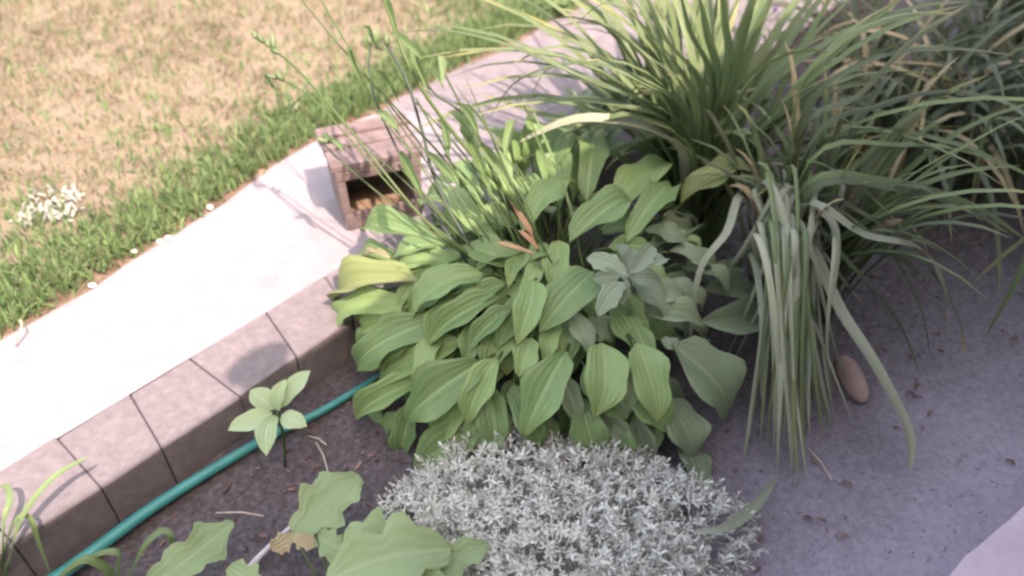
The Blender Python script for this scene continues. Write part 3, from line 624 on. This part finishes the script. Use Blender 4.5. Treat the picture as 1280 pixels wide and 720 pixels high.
for ps, w, mt in [([(930, 250, .35), (908, 292, .4), (875, 340, .3), (862, 430, .05)], .03, 'daylily_pale'),
                  ([(1000, 260, .4), (1030, 270, .42), (1045, 300, .38), (1040, 380, .2)], .035, 'daylily_pale'),
                  ([(1000, 260, .45), (1080, 295, .42), (1150, 312, .36), (1178, 360, .15), (1185, 425, -.05)], .045, 'daylily_pale'),
                  ([(1000, 300, .3), (1050, 390, .2), (1095, 460, .1), (1135, 540, -.05), (1138, 590, -.15)], .045, 'daylily_pale'),
                  ([(1000, 280, .35), (1060, 330, .3), (1120, 400, .1), (1150, 470, -.1)], .028, 'daylily_dull'), ([(1005, 250, .4), (1090, 270, .4), (1160, 330, .25), (1200, 400, .0), (1205, 445, -.12)], .03, 'daylily_dull'),
                  ([(1005, 250, .4), (1100, 300, .35), (1150, 380, .15), (1165, 450, -.1)], .026, 'daylily_dull'),
                  ([(1010, 230, .5), (1120, 225, .5), (1220, 255, .4), (1285, 300, .25)], .045, 'daylily'),
                  ([(1010, 240, .5), (1130, 235, .5), (1215, 262, .4), (1262, 292, .3)], .035, 'daylily_dull'),
                  ([(1010, 200, .55), (1130, 178, .6), (1210, 188, .5), (1262, 212, .4)], .035, 'daylily'),
                  ([(1010, 180, .6), (1100, 130, .7), (1180, 112, .7), (1235, 125, .6), (1245, 190, .35)], .03, 'daylily_dull'),
                  ([(1000, 160, .6), (1080, 80, .85), (1180, 62, .85), (1270, 70, .75)], .03, 'daylily_dull'),
                  ([(990, 150, .65), (1040, 60, .95), (1120, 20, 1.05), (1200, 15, 1.0)], .032, 'daylily'),
                  ([(1000, 170, .6), (1070, 120, .75), (1140, 50, .95), (1210, 5, 1.05)], .03, 'daylily_dull'),
                  ([(990, 240, .4), (965, 330, .25), (955, 430, .0), (952, 500, -.15)], .035, 'daylily_pale')]:
    lily_blade(lily1, K1, ps, w, M[mt], .4)
for i in range(95):
    az = rd.uniform(-0.25 * math.pi, 0.95 * math.pi)
    up_blade(lily1, K1 + Vector((rd.uniform(-.14, .14), rd.uniform(-.1, .1), 0)), az, rd.uniform(.1, .7), rd.uniform(.8, 1.2), rd.uniform(.35, .95), rd.uniform(.022, .036), M[rd.choice(['daylily'] * 9 + ['daylily_dull'] * 8 + ['dry_blade'])], rd)
K6 = SN(4.15, 1.0, SOIL)
lily6 = thing('daylily', 'large shaded daylily clump at upper right with tan and dull green arching leaves', 'plant', K6, 'daylily clumps')
for i in range(230):
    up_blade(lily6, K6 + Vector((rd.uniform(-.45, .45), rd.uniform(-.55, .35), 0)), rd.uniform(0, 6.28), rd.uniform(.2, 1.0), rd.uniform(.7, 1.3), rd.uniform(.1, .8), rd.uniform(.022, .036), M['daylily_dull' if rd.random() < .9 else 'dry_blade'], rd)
K7 = SN(5.6, 0.75, SOIL)
lily7 = thing('daylily', 'dark daylily clump in the far top right corner behind the other clumps', 'plant', K7, 'daylily clumps')
for i in range(150):
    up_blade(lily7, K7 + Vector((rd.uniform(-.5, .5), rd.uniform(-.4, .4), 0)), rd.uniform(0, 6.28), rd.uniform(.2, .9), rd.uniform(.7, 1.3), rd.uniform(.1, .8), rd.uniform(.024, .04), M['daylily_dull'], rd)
# daylily at the right edge and a small one at the lower left
K3 = G(1330, 330, SOIL)
lily3 = thing('daylily', 'daylily at the right edge with only a few thin arching leaves in view', 'plant', K3, 'daylily clumps')
for ps, w in [([(1310, 250, .4), (1275, 340, .2), (1232, 420, -.1)], .025), ([(1300, 200, .5), (1255, 150, .6), (1230, 170, .5), (1215, 240, .2)], .025), ([(1330, 200, .5), (1290, 130, .65), (1240, 140, .5)], .025)]:
    lily_blade(lily3, K3, ps, w, M['daylily'])
for i in range(14): up_blade(lily3, K3 + Vector((rd.uniform(-.06, .06), rd.uniform(-.06, .06), 0)), rd.uniform(0, 6.28), rd.uniform(.3, .9), rd.uniform(.6, .9), rd.uniform(.1, .6), .025, M['daylily'], rd)
K4 = G(0, 745, SOIL)
lily4 = thing('daylily', 'young daylily with a few bright strap leaves at the lower left by the wall', 'plant', K4, 'daylily clumps')
for ps, w in [([(12, 700, .0), (30, 645, .15), (67, 598, .22), (112, 570, .22)], .03), ([(16, 660, .1), (36, 648, .12), (50, 680, .02), (63, 716, -.1)], .018), ([(6, 660, .1), (13, 625, .15), (8, 608, .15), (-8, 612, .12)], .02), ([(-5, 690, 0), (-20, 640, .15), (-50, 620, .2)], .025)]:
    lily_blade(lily4, K4, ps, w, M['weed'], .1, .02)
K5 = G(150, 745, SOIL)
lily5 = thing('daylily', 'low daylily with two folded over leaves between hose and broad leaves', 'plant', K5, 'daylily clumps')
for ps, w in [([(165, 715, -.05), (182, 682, .05), (203, 664, .08), (214, 674, .06), (212, 698, -.05)], .024), ([(140, 715, -.05), (110, 697, .03), (85, 708, 0), (60, 735, -.1)], .03), ([(150, 710, -.05), (150, 690, .02), (120, 692, .02), (75, 722, -.08)], .025)]:
    lily_blade(lily5, K5, ps, w, M['weed'], .1, .02)

# ------------------------------------------------------------------ silver ground cover mound
SC = G(694, 706, SOIL); SR = Vector((0.53, 0.5, 0.2))
silver = thing('silver_plant', 'low mound of silvery white foliage spreading in front of the hosta', 'plant', SC)
def sprig(seed):
    r = random.Random(seed); vs, fs, uv = [], [], []
    H = r.uniform(.045, .075)
    for k in range(9):
        z = H * (0.25 + 0.75 * k / 8); az = k * 2.4 + r.uniform(-.3, .3); L = r.uniform(.018, .042) * (1.1 - .4 * k / 8); el = r.uniform(.2, 1.0) + .4 * k / 8
        d = Vector((math.cos(az) * math.cos(el), math.sin(az) * math.cos(el), math.sin(el))); s = Vector((-math.sin(az), math.cos(az), 0)) * r.uniform(.0026, .0042)
        c = Vector((0, 0, z)); dr = Vector((0, 0, -L * .25)); i0 = len(vs)
        vs += [c - s * .4, c + s * .4, c + d * L * .5 - s, c + d * L * .5 + s, c + d * L + dr]
        uv += [(.4, 0), (.6, 0), (.2, .5), (.8, .5), (.5, 1)]; fs += [(i0, i0 + 1, i0 + 3, i0 + 2), (i0 + 2, i0 + 3, i0 + 4)]
    tv, tf = tube([Vector((0, 0, -.03)), Vector((0, 0, H))], [.0016, .001], 3); i0 = len(vs)
    vs += tv; uv += [(.9, .1)] * len(tv); fs += [tuple(i0 + i for i in f) for f in tf]
    return vs, fs, uv
SPR = [sprig(s) for s in range(40, 46)]
SPM = [mesh('sprig', v, f, M['silver'], u) for v, f, u in SPR]
def mound_pt(rn):
    while True:
        x, y = rn.uniform(-1, 1), rn.uniform(-1, 1); q = x * x + y * y
        if q < 1: break
    edge = 1 + 0.12 * math.sin(3 * math.atan2(y, x) + 1) + .07 * math.sin(7 * math.atan2(y, x))
    z = (1 - q) ** 0.55
    p = Vector((SC.x + x * SR.x * edge, SC.y + y * SR.y * edge, SOIL + 0.01 + SR.z * z * (0.8 + .35 * rn.random())))
    n = Vector((x * .8, y * .8, .5 + z)).normalized(); return p, n
rs = random.Random(21)
def sprig_m(rn):
    p, n = mound_pt(rn); n = (n + Vector((rn.gauss(0, .6), rn.gauss(0, .6), 0))).normalized()
    m4 = n.to_track_quat('Z', 'Y').to_matrix().to_4x4() @ Matrix.Rotation(rn.uniform(0, 6.28), 4, 'Z') @ Matrix.Scale(rn.uniform(.55, 1.15), 4)
    m4.translation = p; return m4
for i in range(290): obj('sprig', SPM[i % 6], silver, Matrix.Translation(-SC) @ sprig_m(rs))
vs, fs, uv = [], [], []
for i in range(2800):
    m4 = Matrix.Translation(-SC) @ sprig_m(rs); v, f, u = SPR[i % 6]; i0 = len(vs)
    vs += [m4 @ Vector(q) for q in v]; fs += [tuple(i0 + k for k in ff) for ff in f]; uv += u
o = obj('foliage', mesh('foliage', vs, fs, M['silver'], uv), silver); o['kind'] = 'stuff'
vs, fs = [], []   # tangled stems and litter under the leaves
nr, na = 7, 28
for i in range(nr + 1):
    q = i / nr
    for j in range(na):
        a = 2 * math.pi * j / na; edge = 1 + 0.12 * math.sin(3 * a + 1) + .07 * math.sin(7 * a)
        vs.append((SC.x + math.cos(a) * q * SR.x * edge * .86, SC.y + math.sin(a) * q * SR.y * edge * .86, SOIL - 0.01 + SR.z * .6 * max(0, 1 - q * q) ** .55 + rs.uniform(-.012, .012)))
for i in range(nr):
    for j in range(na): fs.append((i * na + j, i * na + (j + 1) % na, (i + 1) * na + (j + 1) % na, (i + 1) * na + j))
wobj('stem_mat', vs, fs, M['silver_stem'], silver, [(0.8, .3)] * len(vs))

# ------------------------------------------------------------------ broad leaved plant, lower left
BL = [leaf_mesh('broad_leaf', M['broad'], prof_lobed, 8, 22, a, f, w, 60 + i, tw) for i, (a, f, w, tw) in enumerate([(.08, .2, .05, .1), (.12, .3, .06, -.2), (.06, .15, .07, 0)])]
BK = G(430, 790, SOIL)
broad = thing('broadleaf_plant', 'plant with big lobed green leaves at the bottom edge left of the silver mound', 'plant', BK)
for i, (bx, by, tx, ty, w, z) in enumerate([(368, 672, 450, 594, 72, .0), (565, 688, 405, 728, 92, .1), (185, 735, 292, 652, 60, .05), (530, 720, 612, 680, 44, .05), (560, 745, 470, 700, 60, .06), (395, 668, 440, 690, 40, .0),
                                            (330, 735, 285, 708, 40, .02), (430, 665, 520, 690, 70, .06), (480, 745, 545, 715, 60, .08)]):
    b_, tp = G(bx, by, z), G(tx, ty, z - .01)
    put_leaf(broad, BL[i % 3], b_, tp, Vector((rd.uniform(-.2, .2), -.35 + rd.uniform(-.1, .1), .9)).normalized(), w * 1.1 * depth(b_) / FPX)
    stick(broad, bez([BK, BK.lerp(b_, .5) + Vector((0, 0, .1)), b_], 5), .004, M['stalk'], 'leaf_stalk', 5)
CL = variant(BL[:1], M['dry_blade'])[0]
put_leaf(broad, CL, G(368, 668, .02), G(338, 686, -.02), Vector((0.2, -.6, .7)), .07)['label'] = 'dried curled leaf'
put_leaf(broad, CL, G(366, 670, .02), G(396, 682, -.01), Vector((-.3, -.6, .7)), .06)['label'] = 'dried curled leaf'
pts = catmull([G(310, 712, SOIL + .02), G(330, 690, SOIL + .03), G(362, 660, SOIL + .03), G(388, 640, SOIL + .02)], 5)
vs, fs = tube(pts, [.012 - .0004 * i for i in range(len(pts))], 6)
tag(wobj('twig', vs, fs, rough_mat('grey_twig', [(0.3, (.3, .28, .3)), (.7, (.5, .47, .5))], 20), loc=pts[0]), 'pale grey twig lying on soil beside the dried curled leaf', 'twig')

# ------------------------------------------------------------------ small seedling by the wall
SK = G(356, 583, SOIL); sc = G(346, 514, .03)
SL = [leaf_mesh('seedling_leaf', M['seedling'], prof_ovate, 6, 8, a, f, .03, 70 + i, 0) for i, (a, f) in enumerate([(.1, .3), (.06, .45), (.14, .2)])]
seed = thing('seedling', 'small pale green seedling growing between the hose and the block wall', 'plant', SK)
stick(seed, bez([SK, SK.lerp(sc, .5) + Vector((.02, 0, .02)), sc], 5), .005, M['stalk'], 'stem', 5)
for i, (bx, by, tx, ty, w, dz) in enumerate([(343, 512, 313, 487, 30, .05), (341, 516, 285, 538, 28, .0), (343, 518, 333, 570, 28, -.02), (350, 510, 388, 463, 26, .06), (347, 509, 357, 474, 20, .08), (352, 518, 384, 533, 26, .0), (350, 514, 345, 492, 16, .1)]):
    put_leaf(seed, SL[i % 3], G(bx, by, .03), G(tx, ty, .03 + dz), Vector((0, -.25, .95)), 1.35 * w * depth(sc) / FPX)

# ------------------------------------------------------------------ grey green sage inside the hosta
GK = G(790, 420, SOIL)
sage = thing('sage', 'small grey green sage with fuzzy leaves poking up among the hosta leaves', 'plant', GK)
GL = [leaf_mesh('sage_leaf', M['sage'], prof_ovate, 6, 8, .1, f, .05, 80 + i, 0, 0, .08) for i, f in enumerate([.3, .45])]
gt = G(785, 345, .46)
stick(sage, bez([GK, GK.lerp(gt, .6) + Vector((.03, 0, 0)), gt], 6), .006, M['sage'], 'stem', 5)
for i, (bx, by, tx, ty, w) in enumerate([(785, 345, 724, 318, 30), (785, 340, 765, 300, 26), (788, 342, 842, 322, 36), (790, 348, 832, 356, 30), (780, 352, 742, 404, 32), (784, 338, 790, 305, 22), (776, 345, 735, 350, 24), (790, 340, 818, 300, 26), (784, 350, 775, 385, 22)]):
    put_leaf(sage, GL[i % 2], G(bx, by, .46), G(bx + (tx - bx) * .85, by + (ty - by) * .85, .44 + rd.uniform(-.05, .03)), Vector((rd.uniform(-.6, .6), rd.uniform(-.7, 0), .8)), 1.25 * w * depth(gt) / FPX)
stick(sage, [G(784, 352, .42), G(785, 380, .3), G(783, 425, .1)], .004, M['sage'], 'stem', 5)

# ------------------------------------------------------------------ purple flowered plant behind, on the far side
PK = SN(4.25, 2.2, SOIL + .1)
lav = thing('lavender', 'grey leaved lavender with purple flowers behind the daylily fan at the top', 'plant', PK)
LVL = leaf_mesh('lavender_leaf', M['sage'], prof_lance, 2, 4, .05, .3, 0, 90)
rl = random.Random(9)
for i in range(230):
    a = rl.uniform(0, 6.28); r_ = math.sqrt(rl.random()) * .5
    p = PK + Vector((math.cos(a) * r_, math.sin(a) * r_, rl.uniform(.05, max(.12, .42 - .5 * r_))))
    d = Vector((math.cos(a) * .8 + rl.gauss(0, .3), math.sin(a) * .8 + rl.gauss(0, .3), rl.uniform(.3, 1))).normalized()
    put_leaf(lav, LVL, p, p + d * rl.uniform(.06, .1), (Vector((0, -.4, 1)) + Vector((rl.gauss(0, .3), 0, 0))).normalized(), .014)
for i in range(18):
    a = rl.uniform(0, 6.28); r_ = rl.uniform(.05, .4)
    p = PK + Vector((math.cos(a) * r_ * .4, math.sin(a) * r_ * .4, .1)); q = PK + Vector((math.cos(a) * r_ * 1.2, math.sin(a) * r_ * 1.2, rl.uniform(.42, .58)))
    stick(lav, [p, q], .002, M['sage'], 'flower_stem', 3)
    tube_bud(lav, q, (q - p).normalized(), .05, .011, M['purple'], 'flower')

# ------------------------------------------------------------------ rosette plants: silver clump on the lawn, weeds on the path
def rosette(name, label, cat, c, nleaf, L, w, material, seed, el=(.1, .9), prof=prof_lance, group=None, spread=0):
    t_ = thing(name, label, cat, c, group); r = random.Random(seed)
    ms_ = [leaf_mesh(name + '_leaf', material, prof, 4, 6, .12, .35, .04, seed + k) for k in range(2)]
    for i in range(nleaf):
        a = r.uniform(0, 6.28); e = r.uniform(*el); l = L * r.uniform(.6, 1.1)
        b_ = c + Vector((r.uniform(-spread, spread), r.uniform(-spread, spread), .004))
        d = Vector((math.cos(a) * math.cos(e), math.sin(a) * math.cos(e), math.sin(e)))
        put_leaf(t_, ms_[i % 2], b_, b_ + d * l, (Vector((0, 0, 1)) - d * d.z + Vector((0, -.1, .01))).normalized(), w * r.uniform(.7, 1.2))
    return t_
rosette('dusty_miller', 'small white leaved plant growing alone in the lawn at the far left', 'plant', G(66, 262, .02), 110, .06, .022, M['dusty'], 100, (.1, 1.3), prof_ovate, None, .12)
rosette('weed', 'leafy pale green weed at the lawn edge beside the far end of the path', 'plant', G(692, 18, .0), 14, .16, .07, M['weed'], 110, (.2, 1.1), prof_ovate, None, .04)
rosette('weed', 'low green weed tuft sprouting at the left foot of the wooden box', 'plant', G(470, 60, .0), 10, .12, .03, M['weed'], 111, (.2, 1.1), prof_lance, None, .05)
bpy.context.scene.objects['weed.001']['label'] = 'broad leaved weed clump in the green lawn strip behind the flower stalks'

for lb, s_, n_, nl_, L_, w_, sd in [('bushy green weed on the wall top behind the hosta flower stalks', 2.75, 2.12, 34, .2, .07, 160), ('greyish weed between the hosta and the path below the long pale daylily leaf', 3.05, 2.2, 34, .2, .06, 165),
        ('weed with broad leaves under the daylily fan beside the darker far path', 3.45, 2.2, 34, .22, .06, 170)]:
    rosette('weed', lb, 'plant', SN(s_, n_, 0.0), nl_, L_, w_, M['sage'] if sd == 165 else M['weed'], sd, (.1, 1.2), prof_ovate, None, .12)
PZ = -0.12
fr = [G(u, v, PZ) for u, v in [(1150, 772), (1172, 738), (1188, 718), (1203, 698), (1222, 684), (1243, 665), (1262, 650), (1283, 629), (1312, 604), (1350, 585)]]
s0, s1 = sn_of(fr[0])[0], sn_of(fr[-1])[0] + .1
top = fr + [SN(s1, -.40, PZ), SN(s0 - .1, -.40, PZ)]; k = len(top); cen = sum(top, Vector()) / k
ins = [q.lerp(cen, .03) + Vector((0, 0, .012)) for q in top]; bot = [Vector((q.x, q.y, SOIL - .06)) for q in top]
vs = bot + top + ins; fs = [tuple(range(2 * k, 3 * k))]
for a in range(2):
    for i in range(k): fs.append((a * k + i, a * k + (i + 1) % k, (a + 1) * k + (i + 1) % k, (a + 1) * k + i))
o = wobj('paving_stone', vs, fs, M['ledge'], smooth=False, loc=SN((s0 + s1) / 2, -.3, SOIL))
tag(o, 'pale pinkish flat stone with a rough edge in the bottom right corner', 'stone')
# ------------------------------------------------------------------ stones, fallen leaves, pebbles, litter
def rock(name, c, r3, material, seed, sub=3, amp=.12):
    bm = bmesh.new(); bmesh.ops.create_icosphere(bm, subdivisions=sub, radius=1); r = random.Random(seed); o1 = [r.uniform(0, 9) for _ in range(6)]
    for v in bm.verts:
        n = 1 + amp * (math.sin(v.co.x * 2.3 + o1[0]) + math.sin(v.co.y * 2.9 + o1[1]) + math.sin(v.co.z * 3.1 + o1[2])) / 2
        v.co = Vector((v.co.x * r3[0] * n, v.co.y * r3[1] * n, v.co.z * r3[2] * n))
    m_ = bpy.data.meshes.new(name); bm.to_mesh(m_); bm.free(); m_.materials.append(material)
    for p in m_.polygons: p.use_smooth = True
    o = obj(name, m_); o.location = c; return o
o = rock('stone', G(1066, 472, SOIL + .02), (.05, .105, .045), M['stone_red'], 3); tag(o, 'oval reddish brown stone on the soil right of the drooping leaves', 'stone')
o.rotation_euler.z = .1
pts = catmull([G(872, 664, SOIL + .2), G(905, 660, SOIL + .2), G(940, 636, SOIL + .12), G(971, 598, SOIL + .04)], 5)
vs, fs, uv = ribbon(pts, .042, .3, Vector((0, -.3, 1)), base_w=.15)
tag(wobj('fallen_leaf', vs, fs, M['daylily_pale'], None, uv, loc=pts[0]), 'single pale strap leaf fallen across the right edge of the silver mound', 'leaf')
for i, (u, v, lb) in enumerate([(209, 256, 'white pebble lying in the green grass a little way off the path edge'), (262, 259, 'white pebble at the grass edge of the path, nearest the wooden box'),
        (210, 297, 'right one of two white pebbles lying side by side on the path edge'), (200, 302, 'left one of two white pebbles lying side by side on the path edge'),
        (168, 314, 'white pebble on the path edge just below the pair of pebbles'), (115, 357, 'white pebble on the path edge farthest from the wooden box')]):
    o = rock('pebble', G(u, v, .008), (.014, .012, .009), M['pebble'], 30 + i, 2, .2); tag(o, lb, 'pebble', 'white pebbles at the path edge')
pts = catmull([G(20, 432, .01), G(22, 422, .05), G(27, 408, .08), G(25, 400, .1)], 4)
vs, fs = tube(pts, .004, 5); tag(wobj('dry_stalk', vs, fs, M['twig'], loc=pts[0]), 'bent dry straw stalk at the lawn edge by the left end of the path', 'stalk')
rc = random.Random(77)
vs, fs = [], []
for i in range(2600):
    s = rc.uniform(-.6, 4.2); n = rc.uniform(-.05, 1.93); z = soil_z(s, n) + .004
    if n < 1.0 and rc.random() < .55 + .6 * (1.0 - n): continue
    L = rc.uniform(.008, .03); w = rc.uniform(.005, .012); h = rc.uniform(.002, .006); a = rc.uniform(0, 6.28); c = SN(s, n, z); ti = rc.uniform(-.4, .4)
    x = Vector((math.cos(a), math.sin(a), ti)); y = Vector((-math.sin(a), math.cos(a), rc.uniform(-.3, .3))); zz = Vector((0, 0, 1)); i0 = len(vs)
    for k in (0, h):
        for (p_, q_) in ((-1, -1), (1, -.7), (.9, 1), (-.8, .9)): vs.append(c + x * L * .5 * p_ + y * w * .5 * q_ + zz * k)
    fs += [tuple(i0 + k for k in f) for f in BOXF]
o = wobj('bark_chips', vs, fs, M['chip'], smooth=False); o['kind'] = 'stuff'; tag(o, 'scattered brown bark chips and litter on the soil', 'bark chips')
vs, fs = [], []
OCT = [(1, 0, 0), (0, 1, 0), (-1, 0, 0), (0, -1, 0), (0, 0, 1), (.6, .6, .6), (-.6, .6, .6), (-.6, -.6, .6), (.6, -.6, .6)]
OCF = [(0, 5, 8), (5, 0, 1), (5, 1, 6), (6, 1, 2), (6, 2, 7), (7, 2, 3), (7, 3, 8), (8, 3, 0), (4, 8, 5), (4, 5, 6), (4, 6, 7), (4, 7, 8)]
for i in range(5200):
    s = rc.uniform(-.6, 5); n = rc.uniform(-.38, 1.93); rr = min(.03 if n > 1.2 else .011, .003 + rc.expovariate(260)); c = SN(s, n, soil_z(s, n) - rr * .25); i0 = len(vs); a = rc.uniform(0, 6.28)
    sx, sy, sz = rr * rc.uniform(.8, 1.4), rr * rc.uniform(.7, 1.2), rr * rc.uniform(.5, .9)
    for q in OCT:
        x, y = q[0] * sx * rc.uniform(.8, 1.2), q[1] * sy * rc.uniform(.8, 1.2)
        vs.append((c.x + x * math.cos(a) - y * math.sin(a), c.y + x * math.sin(a) + y * math.cos(a), c.z + q[2] * sz * rc.uniform(.85, 1.15)))
    fs += [tuple(i0 + k for k in f) for f in OCF]
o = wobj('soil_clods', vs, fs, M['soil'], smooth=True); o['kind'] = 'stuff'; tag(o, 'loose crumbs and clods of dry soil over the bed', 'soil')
LIT = [leaf_mesh('litter_leaf', M['chip'], prof_ovate, 4, 5, .2, .6, .12, 200 + k) for k in range(3)]
vs, fs = [], []
for i in range(260):
    s, n = rc.uniform(.2, 5), rc.uniform(-.1, 1.7); c = SN(s, n, soil_z(s, n) + .004); a = rc.uniform(0, 6.28); L = rc.uniform(.018, .045); i0 = len(vs); lm = LIT[i % 3]
    m4 = leaf_matrix(c, c + Vector((math.cos(a), math.sin(a), rc.uniform(0, .3))) * L, Vector((rc.gauss(0, .3), rc.gauss(0, .3), 1)), L * .5)
    vs += [m4 @ v.co for v in lm.vertices]; fs += [tuple(i0 + k for k in p_.vertices) for p_ in lm.polygons]
for lm in LIT: bpy.data.meshes.remove(lm)
o = wobj('leaf_litter', vs, fs, M['chip']); o['kind'] = 'stuff'; tag(o, 'small curled brown dead leaves littering the soil', 'leaf litter')
for u0, v0, u1, v1, lb in [(270, 641, 330, 645, 'thin dry straw lying level on the soil between the hose and the twig'), (395, 553, 410, 590, 'thin dry straw pointing at the viewer on the soil right of the seedling'),
        (385, 545, 408, 556, 'short dry straw on the soil just behind a longer one by the seedling'), (1010, 560, 1040, 600, 'thin dry straw on the pale soil below the drooping daylily leaves')]:
    p0, p1 = G(u0, v0, SOIL + .02), G(u1, v1, SOIL + .025)
    vs, fs = tube([p0, p0.lerp(p1, .5) + Vector((.004, .006, .004)), p1], .0025, 5)
    tag(wobj('straw', vs, fs, M['twig'], loc=p0), lb, 'straw', 'dry straws on the soil')
